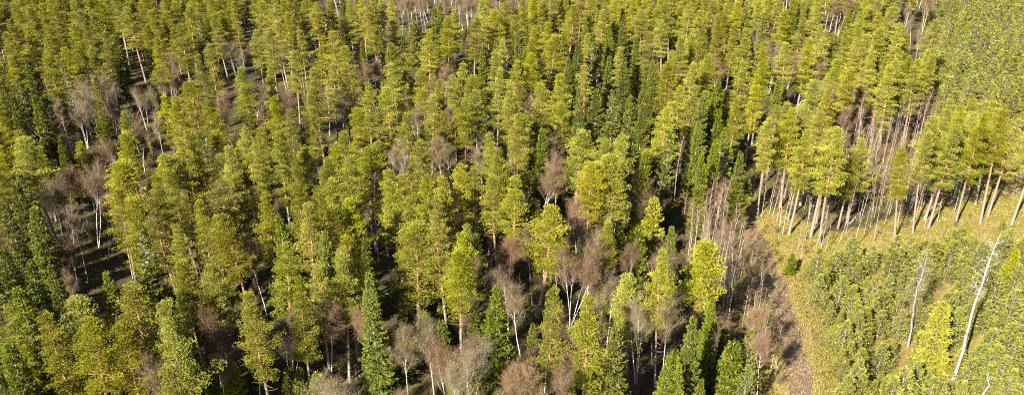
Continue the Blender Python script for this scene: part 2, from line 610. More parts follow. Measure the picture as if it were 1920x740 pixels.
def birch_variant(seed, h=14.0, spread=2.2, fork=0.4, stems=1, twig='twig_red', twig_n=5200, r0=0.13, tw=0.016, low=0.38):
    rs = np.random.RandomState(seed)
    t, c = Build(), Build()
    ends = []

    def limb(p, d, L, r, lvl, height_left):
        n = 6 if lvl < 2 else 4
        pts = [p]
        dd = d.copy()
        for i in range(n - 1):
            dd = unit(dd + rs.normal(0, 0.045 + 0.06 * min(lvl, 1) + 0.03 * lvl, 3) + UP * (0.16 if lvl else 0.05))
            pts.append(pts[-1] + dd * L / (n - 1))
        pts = np.array(pts)
        rr = np.linspace(r, r * (0.35 if lvl else 0.16), n)
        t.mi = 0 if lvl < 2 else 1
        t.tube(pts, rr, 7 if lvl == 0 else (5 if lvl == 1 else 3), cap=False)
        if lvl >= 1:
            ends.append((pts, L))
        if lvl >= 3:
            return
        nb = [13, 6, 4][lvl]
        for k in range(nb):
            f = rs.uniform(low if lvl == 0 else 0.22, 0.98)
            b = np.array([np.interp(f, np.linspace(0, 1, n), pts[:, i]) for i in range(3)])
            a = rs.uniform(0, 6.28)
            o = np.array([math.cos(a), math.sin(a), 0])
            if lvl == 0:
                dd = unit(o * spread * 0.21 + UP * rs.uniform(0.8, 1.5))
                LL = (h * 0.34) * (1.12 - 0.75 * abs(f - 0.52) * 1.6) * rs.uniform(0.6, 1.1) * (1.25 - 0.62 * f)
            else:
                dd = unit(dd0(pts, f) * 0.9 + o * 0.75 + UP * 0.12)
                LL = L * rs.uniform(0.32, 0.58)
            if LL > 0.3:
                limb(b, dd, LL, max(0.010, np.interp(f, [0, 1], [r, r * 0.25]) * (0.38 if lvl == 0 else 0.5)), lvl + 1, 0)

    def dd0(pts, f):
        i = min(int(f * (len(pts) - 1)), len(pts) - 2)
        return unit(pts[i + 1] - pts[i])
    for s in range(stems):
        a = rs.uniform(0, 6.28)
        lean = np.array([math.cos(a), math.sin(a), 0]) * (0.05 if stems == 1 else rs.uniform(0.10, 0.2))
        off = np.array([math.cos(a), math.sin(a), 0]) * (0 if stems == 1 else 0.18)
        limb(off + UP * -0.3, unit(UP + lean), h * (1 if s == 0 else rs.uniform(0.8, 0.95)), r0 * (1 if stems == 1 else 0.8), 0, 0)
    p, q = [], []
    wts = np.array([L for _, L in ends])
    pick = rs.choice(len(ends), twig_n, p=wts / wts.sum())
    for i in pick:
        pts, L = ends[i]
        f = rs.uniform(0.15, 1.0)
        x = f * (len(pts) - 1)
        k = min(int(x), len(pts) - 2)
        b = pts[k] + (pts[k + 1] - pts[k]) * (x - k)
        d = unit(unit(pts[k + 1] - pts[k]) * 0.8 + rs.normal(0, 0.55, 3) + UP * 0.1)
        l = rs.uniform(0.3, 0.85)
        e = b + d * l
        p.append(b)
        q.append(e)
        for kk in range(2):
            g = rs.uniform(0.3, 0.9)
            p.append(b + d * l * g)
            q.append(b + d * l * g + unit(d + rs.normal(0, 0.6, 3)) * l * 0.5)
    c.slivers(rs, p, q, tw)
    zmax = max(float(v[:, 2].max()) for v in t.v)
    return zmax, spread, t.mesh('birch_trunk', [M['birch_bark'], M['limb']], True), c.mesh('birch_crown', M[twig])

def young_pine_variant(seed, h=4.2, R=1.35, mat='young_pine'):
    rs = np.random.RandomState(seed)
    t, c = Build(), Build()
    t.tube([(0, 0, -0.2), (0, 0, h * 0.5), (0, 0, h)], [0.06, 0.04, 0.012], 5)
    P, D, TT = [], [], []
    z = 0.35
    az = rs.uniform(0, 6)
    while z < h - 0.1:
        u = z / h
        L0 = R * (1 - u) ** 0.8 * (0.75 + 0.9 * u if u < 0.3 else 1.0) + 0.10
        for k in range(6):
            az += 2.4 + rs.uniform(-0.4, 0.4)
            L = L0 * rs.uniform(0.7, 1.12)
            el = math.radians(18 + 38 * u + rs.uniform(-10, 10))
            out = np.array([math.cos(az), math.sin(az), 0])
            lat = np.cross(out, UP)
            p0 = np.array([0, 0, z])
            tip = p0 + out * L * math.cos(el) + UP * L * math.sin(el)
            t.tube([p0, tip], [0.018, 0.008], 3, cap=False)
            n = max(4, int(L / 0.13))
            tint = rs.uniform(0.1, 0.9)
            ff = rs.uniform(0.25, 1.04, n)[:, None]
            pp = p0 + (tip - p0) * ff + lat * rs.normal(0, 0.17, (n, 1)) * L + UP * rs.uniform(-0.02, 0.12, (n, 1))
            P.append(pp)
            D.append(out * 0.55 + UP * 0.65 + lat * rs.normal(0, 0.4, (n, 1)))
            TT.append(np.full(n, tint))
        z += rs.uniform(0.22, 0.34)
    P.append(np.array([[0, 0, h - 0.15], [0, 0, h]]))
    D.append(np.array([[0, 0, 1.0]] * 2))
    TT.append(np.array([0.9, 0.9]))
    c.blades(rs, np.concatenate(P), np.concatenate(D), 7, 0.22, 0.030, 0.34, np.concatenate(TT))
    return h, R, t.mesh('young_pine_trunk', M['pine_bark'], True), c.mesh('young_pine_crown', M[mat])

def stem_variant(seed, h, twig, n):
    """a drawn-up birch stem: long bare pole, short steep branches near the top"""
    rs = np.random.RandomState(seed)
    t, c = Build(), Build()
    zs = np.linspace(0, 1, 9)
    b = rs.normal(0, 0.16, 4)
    path = np.stack([b[0] * np.sin(zs * 3) + b[1] * zs ** 2, b[2] * np.sin(zs * 2.6) + b[3] * zs ** 2, zs * h], axis=1)
    path[0, 2] = -0.2
    t.tube(path, 0.044 * (1 - zs) ** 0.7 + 0.012, 5, cap=False)
    p, q = [], []
    for k in range(n):
        f = 1 - 0.62 * rs.uniform(0, 1) ** 1.3
        p0 = np.array([np.interp(f, zs, path[:, i]) for i in range(3)])
        a = rs.uniform(0, 6.28)
        d = unit(np.array([math.cos(a), math.sin(a), rs.uniform(0.7, 1.7)]))
        L = rs.uniform(0.5, 1.5) * (1.25 - 0.6 * f)
        t.mi = 1
        p1 = p0 + d * L * 0.5
        p2 = p1 + unit(d + rs.normal(0, 0.2, 3) + UP * 0.2) * L * 0.5
        t.tube([p0, p1, p2], [0.016, 0.011, 0.006], 3, cap=False)
        for j in range(11):
            g = rs.uniform(0.15, 1)
            s = p0 + (p1 - p0) * g * 2 if g < 0.5 else p1 + (p2 - p1) * (g - 0.5) * 2
            e = s + unit(d + rs.normal(0, 0.5, 3)) * rs.uniform(0.25, 0.7)
            p.append(s)
            q.append(e)
            p.append(s + (e - s) * 0.5)
            q.append(s + (e - s) * 0.5 + rs.normal(0, 0.18, 3) + UP * 0.1)
    c.slivers(rs, p, q, 0.013)
    return h, 1.0, t.mesh('stem_trunk', [M['stem_bark'], M['limb']], True), c.mesh('stem_crown', M[twig])

V = {}
_R = [2.5, 2.6, 2.9, 2.3, 2.7, 2.6, 2.4, 2.8, 2.6, 2.6, 2.2, 2.9, 2.5, 2.5]
_C = [0.40, 0.48, 0.42, 0.5, 0.36, 0.52, 0.54, 0.34, 0.46, 0.5, 0.38, 0.44, 0.56, 0.3]
_O = [0, 0.05, 0.08, 0.16, 0.05, 0.1, 0.0, 0.05, 0.15, 0.0, 0.1, 0.18, 0.05, 0.2]
_ST = ['cone', 'round', 'cone', 'cone', 'cone', 'umbrella', 'cone', 'cone', 'cone', 'round', 'cone', 'cone', 'cone', 'umbrella']
V['P'] = [pine_variant(100 + i, 18.0, _R[i], _C[i], _O[i], _ST[i]) for i in range(14)]
V['S'] = [spruce_variant(200 + i, 17.0, [2.2, 2.6, 2.4, 2.9, 2.1, 2.5][i], [0.05, 0.1, 0.16, 0.05, 0.12, 0.08][i], 1.0) for i in range(6)]
V['L'] = [spruce_variant(240 + i, 17.0, [2.3, 2.7, 2.4][i], 0.08, 0.9, 'spruce', 0.34) for i in range(3)]
V['B'] = [birch_variant(300 + i, 13.0, [2.0, 2.6, 1.7, 2.3, 2.8, 2.0][i], 0.4, [1, 1, 1, 2, 2, 3][i], ['twig_red', 'twig_red', 'twig_grey', 'twig_red', 'twig_red', 'twig_grey'][i], [4600, 5400, 4200, 5200, 5800, 5400][i], 0.078, 0.011, 0.5) for i in range(6)]
V['T'] = [stem_variant(400 + i, 12.0, ['twig_red', 'twig_red', 'twig_grey', 'twig_red', 'twig_red', 'twig_red'][i], [34, 42, 28, 38, 46, 30][i]) for i in range(6)]
V['Y'] = [young_pine_variant(500 + i, 4.2, [1.3, 1.5, 1.2, 1.4, 1.6, 1.3][i]) for i in range(6)]
V['Z'] = [spruce_variant(600 + i, 5.5, [1.25, 1.45, 1.1][i], 0.03, 0.9, 'spruce', 0, 0.30) for i in range(3)]
def shrub_variant(seed, h, twig, n):
    rs = np.random.RandomState(seed)
    t, c = Build(), Build()
    p, q = [], []
    for k in range(n):
        a, l = rs.uniform(0, 6.28), h * rs.uniform(0.6, 1.05)
        d = np.array([math.cos(a), math.sin(a), 0]) * rs.uniform(0.1, 0.55)
        pts = [np.array([d[0] * 0.3, d[1] * 0.3, -0.1])]
        for i in range(4):
            pts.append(pts[-1] + unit(UP + d * (0.6 + 0.3 * i) + rs.normal(0, 0.13, 3)) * l / 4)
        pts = np.array(pts)
        t.tube(pts, np.linspace(0.028, 0.008, 5), 4, cap=False)
        for j in range(110):
            f = rs.uniform(0.25, 1.0) * 4
            i = min(int(f), 3)
            s0 = pts[i] + (pts[i + 1] - pts[i]) * (f - i)
            e = s0 + unit(unit(pts[i + 1] - pts[i]) + rs.normal(0, 0.55, 3)) * rs.uniform(0.2, 0.7)
            p.append(s0)
            q.append(e)
            p.append(s0 + (e - s0) * 0.5)
            q.append(s0 + (e - s0) * 0.5 + rs.normal(0, 0.17, 3) + UP * 0.08)
    c.slivers(rs, p, q, 0.015)
    return h, 1.0, t.mesh('shrub_stems', M['limb'], True), c.mesh('shrub_twigs', M[twig])

V['D'] = [shrub_variant(700 + i, 3.2, ['twig_red', 'twig_grey', 'twig_red', 'twig_grey'][i], [12, 14, 16, 10][i]) for i in range(4)]
V['G'] = [spruce_variant(620 + i, 8.0, [1.9, 2.1][i], 0.02, 1.0, 'bright_spruce', 0, 0.32) for i in range(2)]

NAME = {'P': 'pine_tree', 'S': 'spruce_tree', 'L': 'spruce_tree', 'B': 'birch_tree', 'T': 'birch_sapling', 'Y': 'young_pine', 'Z': 'young_spruce', 'G': 'young_spruce', 'D': 'shrub'}
CATEG = {'P': 'pine', 'S': 'spruce', 'L': 'spruce', 'B': 'birch', 'T': 'birch', 'Y': 'young pine', 'Z': 'young spruce', 'G': 'young spruce', 'D': 'shrub'}
GROUP = {'P': 'tall pines of the forest', 'S': 'spruces of the forest', 'L': 'spruces of the forest', 'B': 'bare birches among the conifers',
         'T': 'slender bare birch stems by the track and clearing', 'Y': 'young pines of the thicket', 'Z': 'young spruces under the trees', 'G': 'young spruces under the trees', 'D': 'leafless shrubs under the trees'}
CROWN_PART = {'P': 0.56, 'S': 0.9, 'L': 0.9, 'B': 0.6, 'T': 0.45, 'Y': 0.95, 'Z': 0.95, 'G': 0.95, 'D': 0.9}
HDEF = {'P': 18.0, 'S': 17.0, 'L': 17.0, 'B': 13.5, 'T': 11.0, 'Y': 4.0, 'Z': 5.5, 'G': 8.0, 'D': 3.2}

# ------------------------------------------------------------------ the trees seen in the photograph
# kind, x and y of the tip in the photograph; then optional: 'b' y of the foot on the ground, 'v' lowest y that shows,
# 'h' height in metres, 'w' width factor
SEEN = """
P 30 5;P 60 20;P 95 -5;P 130 0;P 160 20;P 190 5;P 215 -5;P 245 15 v60;P 275 0;P 300 20;P 15 60;P 45 55;P 75 70;P 105 50;P 135 45;P 165 45;P 190 60;P 270 50;P 292 45
P 20 110;P 85 110;P 115 95;P 145 85;P 175 90;S 217 66 v185;P 287 75 v130;S 54 110 v175;L 32 143 v220;L 118 112 v185;L 85 178 v215;S 65 180;S 5 150;P 12 200;S 20 182;S 180 145 v205 w.7
B 143 140 b322 w1.2;B 190 135 v235;B 275 157 v245;B 300 130 v180;B 108 172 v250;B 85 212 v250;B 290 212;B 215 178;P 232 213 v275 w.8;P 312 180 v260
L 370 25 v95;P 345 10;P 400 0;P 425 20;P 440 5;P 485 5;P 510 0 v90;P 532 22;P 560 5;P 590 8;P 620 0;P 335 50;P 410 27 v95;B 335 88 v165 w1.3;P 390 82 v150;B 440 78 v150;P 480 60 v140;P 505 52
P 562 55 v120;P 527 42 v130;B 591 22 v130;L 620 5 v50;P 603 72;P 632 60 v130;P 546 100 v165;B 527 82 v140;P 455 130 v200;P 500 122 v180;P 360 150 v200 w1.15;B 411 155 v185;B 428 182 v250;P 330 186
P 510 180 v240;P 537 205;B 545 157 v250;P 590 135 v230 w1.1;P 572 162;P 617 120 v175;B 632 172 v250;P 385 190;P 462 165 v230
P 655 5;P 677 -2 v70;P 700 10 v90;P 740 0;B 727 15 v80;B 765 -12 v45;B 789 -12 v65;B 858 -14 v50;B 878 -10 v30;B 650 35 v120;S 713 50 v85 w.7;P 760 46 v130;S 776 24 v70;P 800 60 v130;S 812 15 v80;P 852 20 v115
P 833 35;P 886 35;P 910 15 v100;P 932 22;P 950 5;S 880 52;B 875 70 v165 w1.35;P 725 80 v150;P 660 85 v180;P 642 130;B 698 105 v220;P 737 120;P 730 165 v230;P 687 160;P 677 200 v250;P 797 130 v190;P 845 120;P 852 146
P 882 142;S 905 92;P 925 95;P 947 80;P 930 130 v230;P 956 112;P 902 170;P 870 195;P 755 210;P 802 175;B 776 195 v220;B 828 115 v145
P 970 30;P 985 0;P 1010 10;P 1040 0;P 1065 15;P 1100 0;P 1125 22;S 1130 10;P 1155 0;S 1170 30 v80;P 1190 0;P 1207 20;P 1240 10;P 1265 5;P 1030 62 v160 w1.15;S 975 60 v150;P 1000 100;L 1115 60 v110;S 1145 55 v110;S 1085 75 v160
S 1195 70 v160;P 1225 55;P 1250 40;P 1270 70;S 1065 110 v200;S 1140 105 v190;S 1170 110;P 1100 122;P 1045 140;P 1015 160 v240;P 985 155;B 1000 153 v185;P 1255 120;S 1230 122;S 1210 150;S 1090 165;S 1120 170;L 1150 170;L 1180 180
P 1070 195;P 970 215;S 1086 205;P 1265 165;S 1230 187;P 1243 200;S 1000 205;S 1206 195
P 1290 10;P 1310 20;P 1335 0;P 1355 30;P 1385 0;P 1377 42;P 1420 0;S 1440 25 v75;P 1452 -5;P 1475 20;S 1490 0 v30;P 1530 0 v70;P 1300 65;P 1325 55;S 1350 40 v110;P 1395 60 v130;B 1425 45 v75;P 1430 77;B 1455 75 v130;P 1497 35
P 1517 70;P 1482 85;P 1555 60;P 1590 62;B 1565 -5 v60;B 1582 -5 v55;P 1300 120;P 1330 110;S 1345 150;P 1395 120;P 1432 115;B 1507 105 v175 w1.2;B 1365 105 v165;S 1460 150 v210;P 1570 110 v170;P 1592 130;B 1565 150 v190
P 1522 150 v210;P 1550 165;S 1315 180 v250;P 1290 160;S 1340 172;P 1420 145 v230;P 1457 200;S 1350 207;B 1582 190;P 1375 180
P 1610 40;P 1640 25;P 1665 5;P 1622 62;P 1655 55 v100;P 1700 45 v110 w1.1;B 1732 50 v95 w.7;P 1640 100;P 1605 77;P 1677 115;P 1705 110 v185;P 1683 130 v185;P 1725 130 v175;B 1640 145 v190;P 1752 212;P 1782 222;P 1830 215;P 1880 205;P 1905 225;P 1862 195;P 1808 200
P 1718 282 b452 w.8;P 1758 250 b436;P 1790 238 b429;P 1848 215 b421 w.95;P 1900 205 b419 w.95;P 1965 200 b422;P 1578 240 b455 w1.0;P 1448 222 b405 w.8;P 1500 280 b412 w.9;P 1493 205;P 1530 215;P 1556 250;P 1620 265 h15;P 1512 250;P 1600 285 h14
P 50 257 v340 w1.15;P 20 250;P 92 300 h14 v330;B 140 305 b465;B 168 360 b492 w.7;B 100 318 v430;B 122 372 v430;B 85 328 v380;B 128 430 v580 w1.3;S 30 345 v490 w1.3;S 65 388 v490 w1.2;S 8 380;P 225 305 v400 w1.3;P 236 247;P 285 300;B 285 268 v340 w1.1;P 315 330;P 213 365 v470
L 260 417 v540;P 292 352;P 302 377 v470;P 247 372
P 345 260;P 366 250 v330;P 335 320;P 421 287 v380;P 470 257 v330;P 400 340;P 450 322 v380;P 520 252 v300;P 347 362;P 375 382;P 540 294 v390;P 577 350;P 610 302 v360;P 632 270;P 620 332;P 563 392 v490;P 500 362;P 440 400;B 475 428 v520 w1.3;P 395 412;S 522 402;P 332 430;P 592 362;S 610 430;P 632 387;P 586 205 b360 w.7
P 690 274 v330 w1.2;T 697 330 b488;P 650 372;P 645 300;P 740 322 v400;P 800 265 v340 w1.1;P 790 332;P 762 378 v450;P 840 335;P 880 320 v400;P 830 400;P 857 310;P 915 290;P 945 282;P 932 322;B 830 252 v300;B 850 258 v330;B 890 265 v320;B 730 263 v320;P 652 450;P 712 272;P 960 332;P 772 420 v540 w1.2;P 818 372 b557 w.8;P 857 440;B 947 445 v500;P 875 470 v560 w1.1
P 965 242;S 1018 242 v310;B 1015 308 v390 w1.3;B 1045 298 v420;T 990 320 v400;P 1085 250 v345 w1.2;P 1132 267;P 1152 250;P 1147 295 v370 w1.2;P 1105 310;S 1190 242;S 1210 285 v380;L 1255 250 v400 w.9;T 1277 255 b385;P 1010 388 v520 w1.25;B 1087 338 v450;B 1110 375 v430;B 1150 348 v420;B 1195 343 v460;P 1142 420 v500 w.95 h13;G 1227 372 v465 h11 w.9;Z 1200 430 h9;B 1235 455 v500 w1.2;S 1262 425 h12;B 1075 450;B 1185 460
S 1310 230;L 1363 240 v390 w1.25;S 1340 262;S 1325 290;S 1393 285 h15
S -12 440;S -20 520;S 2 470;P -15 590;P -25 300;S -8 700 h13;S 60 490;S 30 542;S 45 562 h14;S 15 642;B 20 590;P 120 577 v740 w1.45;P 88 590;P 150 592;S 197 508 v590 h13;P 238 545 v650 w1.35;P 290 572 w1.2;P 310 602;P 225 605;S 20 682 h12;S 60 652 h12;S 275 490 h12;P 300 680;B 60 700
P 370 510 v570;S 335 522 h12;P 345 492;B 425 588 v740;B 457 585 v740;G 427 672 v735 h8;P 512 470 v570;P 472 545;P 553 517 v560 w.8;P 595 503 v570 w.9;P 630 490;B 520 578 v740;B 600 558 v720 w1.4;Z 540 690;Z 558 692;Y 597 708 h7 w.6;P 330 622 h14;B 330 660
P 650 460;B 690 558 v740;S 690 513 v560 w.8;S 750 570 h11;B 810 583 v740 w1.25;B 760 613 v740 w1.2;B 845 618 v700;B 866 640;B 885 543 v670 w1.1;S 927 538 v690 w1.05;P 850 697 h9 w.55;B 955 500 v630;B 955 650;B 645 690;B 840 660
B 980 528 v680 w1.3;P 1031 548 v630 w.85;B 1075 463 v670;B 1100 480 v580;P 1102 565 v650;P 1190 507 v585 w1.25 h15;S 1155 613 v720 w1.2 h14;B 1208 543 v640;B 1258 540 b735;Y 1140 695 h8 w.7;Y 1125 715 h7 w.7;B 1070 680;B 970 650;B 1032 620 v740;P 1252 480 v560 w.8;S 1250 662 h12
P 1310 458 v580 w1.35;S 1300 595 v740 w1.1 h15;S 1275 680 h11;S 1335 560 h13;Z 1375 640 h8 w1.1;Y 1408 622 v700 h8.5 w.75;Y 1403 690 h8 w.75;Z 1368 655 h7
Z 1487 475 b515 h4.5;T 1510 440 b492;T 1505 412 b470;T 1552 400 b470;T 1560 408 b474;T 1620 360 b475 w1.2;T 1662 345 b455;T 1635 372 b440;T 1700 355 b448;T 1735 340 b435;T 1780 330 b415;T 1812 315 b400;T 1760 352 b425;T 1478 330 b430;T 1485 335 b445;T 1455 318 b400;T 1462 322 b405;T 1421 315 b398;T 1432 318 b402;T 1470 330 b415;T 1440 325 b410;T 1525 370 b450;T 1590 370 b458;T 1545 385 b460;T 1752 350 b428
G 1775 568 b690 w1.0;G 1905 470 h7 v520;Y 1690 382 b412 h3;Y 1700 405 b428
"""

placed = []   # every tree: dict(kind, x, y, h, w, seen, px, py(top), crown pixel box)

def register(kind, x, y, h, w, seen, vis=None):
    gz = float(ground_z(x, y))
    tx, ty, dep = project(x, y, gz + h)
    bx, by, bdep = project(x, y, gz)
    halfw = {'P': 2.7, 'S': 2.0, 'L': 2.0, 'B': 2.0, 'T': 0.5, 'Y': 1.1, 'Z': 1.0, 'G': 1.6, 'D': 1.2}[kind] * w * FPX / dep
    d = dict(kind=kind, x=x, y=y, z=gz, h=h, w=w, seen=seen, tx=tx, ty=ty, bx=bx, by=by, dep=dep, hw=halfw, vis=vis)
    placed.append(d)
    return d

for chunk in SEEN.replace('\n', ';').split(';'):
    p = chunk.split()
    if not p:
        continue
    k, tx, ty = p[0], float(p[1]), float(p[2])
    o = {q[0]: float(q[1:]) for q in p[3:]}
    h = o.get('h', HDEF[k] * random.uniform(0.94, 1.06))
    w = o.get('w', random.uniform(0.88, 1.1))
    if k == 'P' and w > 1.1:
        w *= 1.2
    if 'b' in o:
        # the foot is where the upright line through the tip reaches that row
        nx, ny = 960, 370 + FPX / math.tan(math.radians(PITCH))
        f = (o['b'] - ty) / (ny - ty)
        x, y = at_height(tx + (nx - tx) * f, o['b'], 0)
        d = ray(tx, ty)
        h = CAM_H + d[2] * (y / d[1]) - float(ground_z(x, y))
    else:
        x, y = at_height(tx, ty, h)
    register(k, x, y, h, w, True, o.get('v', o.get('b')))

def near(x, y, r, kinds=None):
    return any(abs(t['x'] - x) < r and abs(t['y'] - y) < r and math.hypot(t['x'] - x, t['y'] - y) < r and (kinds is None or t['kind'] in kinds) for t in placed)

# points that the photograph shows open (gaps, track, clearing): filled-in trees may not stand before them
OPEN_PX = [(255, 130), (255, 148), (262, 105), (455, 60), (1724, 14), (1268, 420), (800, 555), (830, 560), (180, 420), (195, 440)]
OPEN = [(px, py, at_height(px, py, 0)[1]) for px, py in OPEN_PX]
OPEN += [(project(x, y, 0)[0], project(x, y, 0)[1], y) for x, y in TRACK[14::3]]
for px in range(1490, 1930, 22):
    for py in range(350, 470, 14):
        if in_poly(px, py, CLEARING):
            OPEN.append((px, py, at_height(px, py, 0)[1]))
for px in range(1520, 1930, 24):
    for py in range(460, 745, 20):
        OPEN.append((px, py, at_height(px, py, 0)[1]))
for poly in (STAND, FAR_STAND):
    for px in range(1270, 1750, 14):
        for py in range(200, 720, 14):
            if in_poly(px, py + 60, poly):
                OPEN.append((px, py, at_height(px, py + 60, 0)[1]))

def blocks(kind, x, y, h, w):
    gz = float(ground_z(x, y))
    tx, ty, dep = project(x, y, gz + h)
    cx, cy, _ = project(x, y, gz + h * (1 - CROWN_PART[kind]))
    hw = {'P': 2.4, 'S': 1.9, 'L': 1.9, 'B': 1.8, 'T': 0.5, 'Y': 1.1, 'Z': 1.0, 'G': 1.6, 'D': 1.2}[kind] * w * FPX / dep
    lo, hi = ty - 4, cy
    for t in placed:
        if not t['seen'] or t['y'] <= y + 0.5:
            continue
        top = t['ty']
        bot = t['vis'] if t['vis'] else top + 0.55 * (t['by'] - top) * CROWN_PART[t['kind']]
        if bot < lo or top > hi:
            continue
        for f in (0.0, 0.2, 0.4, 0.6, 0.8, 1.0):
            yy = top + (bot - top) * f
            xx = t['tx'] + (t['bx'] - t['tx']) * (yy - top) / (t['by'] - top)
            if lo < yy < hi and abs(xx - tx) < hw * 0.95:
                return True
    for px, py, oy in OPEN:
        if oy > y and lo < py < hi and abs(px - tx) < hw:
            return True
    return False

def zone_of(px, py):
    for nme, poly in (('clear', CLEARING), ('plant', PLANTATION), ('far', FAR_PLANTATION), ('stand', STAND), ('stand', LOW_STAND), ('fstand', FAR_STAND)):
        if in_poly(px, py, poly):
            return nme
    return 'forest'

def fill_forest():
    tries = 0
    seen_xy = np.array([(t['x'], t['y']) for t in placed if t['kind'] in 'PSLB'])
    seen_k = [t['kind'] for t in placed if t['kind'] in 'PSLB']
    xy = [tuple(p) for p in seen_xy]

    def near_fast(x, y, r):
        a = np.asarray(xy)
        return bool((np.hypot(a[:, 0] - x, a[:, 1] - y) < r).any())
    while tries < 7500:
        tries += 1
        y = 52 + 265 * RS.uniform(0, 1) ** 0.8
        half = (y * CP + 50 * SP) * 1070 / FPX
        x = RS.uniform(-half, half)
        px, py, _ = project(x, y, 0)
        if zone_of(px, py) != 'forest' or track_dist(x, y) < 4 or (px > 1490 and py > 440) or (px > 1730 and py < 330):
            continue
        order = np.argsort(np.hypot(seen_xy[:, 0] - x, seen_xy[:, 1] - y))[:3]
        k = seen_k[int(order[random.randrange(3)])]
        if k == 'L':
            k = 'S'
        if near_fast(x, y, (3.2 if y > 105 else 3.7) if k != 'B' else 3.0):
            continue
        if k == 'P' and y < 135 and RS.rand() < 0.15:
            k = 'B'
        h = HDEF[k] * RS.uniform(0.72, 1.0)
        w = RS.uniform(0.8, 1.05)
        if blocks(k, x, y, h, w):
            continue
        register(k, x, y, h, w, False)
        xy.append((x, y))

fill_forest()

def clump(x, y, s=1.0):
    return math.sin(x * 0.9 * s + 1.7 * math.sin(y * 0.53 * s)) * math.cos(y * 1.1 * s + 1.3 * math.sin(x * 0.61 * s))

KEEP = []
for (ax, ay), (bx, by) in (((1787, 711), (1840, 540)), ((1702, 650), (1722, 560)), ((1745, 682), (1775, 600)), ((1722, 672), (1745, 640)), ((1785, 676), (1790, 640)), ((1832, 750), (1850, 705))):
    oy = at_height(ax, ay, 0)[1]
    for f in np.linspace(0, 1, 8):
        KEEP.append((ax + (bx - ax) * f, ay + (by - ay) * f, oy))

def fill_patch(poly, kind, n, gap, hr, wr, bounds):
    x0, x1, y0, y1 = bounds
    done = 0
    for _ in range(n * (14 if kind == 'Y' else 110)):
        if done >= n:
            break
        x, y = RS.uniform(x0, x1), RS.uniform(y0, y1)
        px, py, _d = project(x, y, float(ground_z(x, y)))
        if not in_poly(px, py, poly) or near(x, y, gap) or track_dist(x, y) < 2.6:
            continue
        if kind == 'Y' and ((px - 1722) ** 2 / 45 ** 2 + (py - 612) ** 2 / 26 ** 2 < 1 or (px - 1812) ** 2 / 34 ** 2 + (py - 672) ** 2 / 30 ** 2 < 1):
            continue
        hh, ww = RS.uniform(*hr), RS.uniform(*wr)
        if kind == 'Y':
            if clump(x, y, 0.55) < -0.62:
                continue
            tx, ty, dep = project(x, y, float(ground_z(x, y)) + hh)
            if any(oy > y and ty - 3 < qy < py and abs(qx - tx) < 1.1 * ww * FPX / dep for qx, qy, oy in KEEP):
                continue
        register(kind, x, y, hh, ww, True)
        done += 1

fill_patch(PLANTATION, 'Y', 430, 1.5, (2.0, 6.4), (0.95, 1.35), (20, 100, 55, 130))
fill_patch(FAR_PLANTATION, 'Y', 620, 2.8, (3.6, 8.5), (1.05, 1.4), (60, 190, 140, 400))
fill_patch(STAND, 'T', 72, 0.75, (7.5, 12), (0.8, 1.2), (15, 60, 70, 150))
fill_patch(LOW_STAND, 'T', 34, 0.7, (4.5, 8), (0.8, 1.2), (15, 60, 70, 150))
fill_patch(FAR_STAND, 'T', 44, 1.6, (9, 13), (0.8, 1.2), (60, 120, 130, 220))
fill_patch([(1420, 398), (1480, 410), (1560, 445), (1640, 432), (1700, 410), (1800, 380), (1800, 350), (1700, 370), (1500, 380), (1430, 380)], 'T', 45, 1.4, (6, 11), (0.7, 1.1), (30, 110, 110, 170))

def fill_low(kind, count, hr):
    n = 0
    for _ in range(count * 12):
        if n >= count:
            break
        y = 60 + 190 * RS.uniform(0, 1) ** 1.4
        half = (y * CP + 60 * SP) * 960 / FPX
        x = RS.uniform(-half, half)
        px, py, _d = project(x, y, 0)
        if zone_of(px, py) != 'forest' or near(x, y, 1.6) or track_dist(x, y) < 4 or px > 1420:
            continue
        h = RS.uniform(*hr)
        if blocks(kind, x, y, h, 1.0):
            continue
        register(kind, x, y, h, RS.uniform(0.8, 1.2), False)
        n += 1

fill_low('Z', 290, (2.5, 7.0))
fill_low('D', 300, (2.0, 5.5))
fill_patch(LOW_STAND, 'D', 22, 0.7, (1.2, 2.8), (0.8, 1.3), (15, 60, 70, 150))
fill_patch(STAND, 'D', 70, 0.6, (1.5, 3.6), (0.8, 1.3), (15, 60, 70, 150))
BRUSH = [(1400, 520), (1420, 515), (1446, 545), (1464, 590), (1478, 650), (1492, 740), (1450, 745), (1440, 640), (1418, 560)]
for _ in range(230):
    x, y = RS.uniform(15, 60), RS.uniform(70, 150)
    px, py, _d = project(x, y, 0)
    if in_poly(px, py, BRUSH) and not near(x, y, 0.8, 'D') and track_dist(x, y) > 0.9:
        register('D', x, y, RS.uniform(1.2, 2.6), RS.uniform(0.7, 1.1), True)
fill_patch(FAR_STAND, 'D', 60, 1.0, (1.6, 4.0), (0.9, 1.4), (60, 120, 130, 220))
fill_patch(CLEARING, 'Y', 26, 2.0, (0.8, 2.2), (1.0, 1.4), (30, 120, 100, 190))
fill_patch(CLEARING, 'D', 60, 1.3, (0.5, 1.6), (0.8, 1.3), (30, 120, 100, 190))

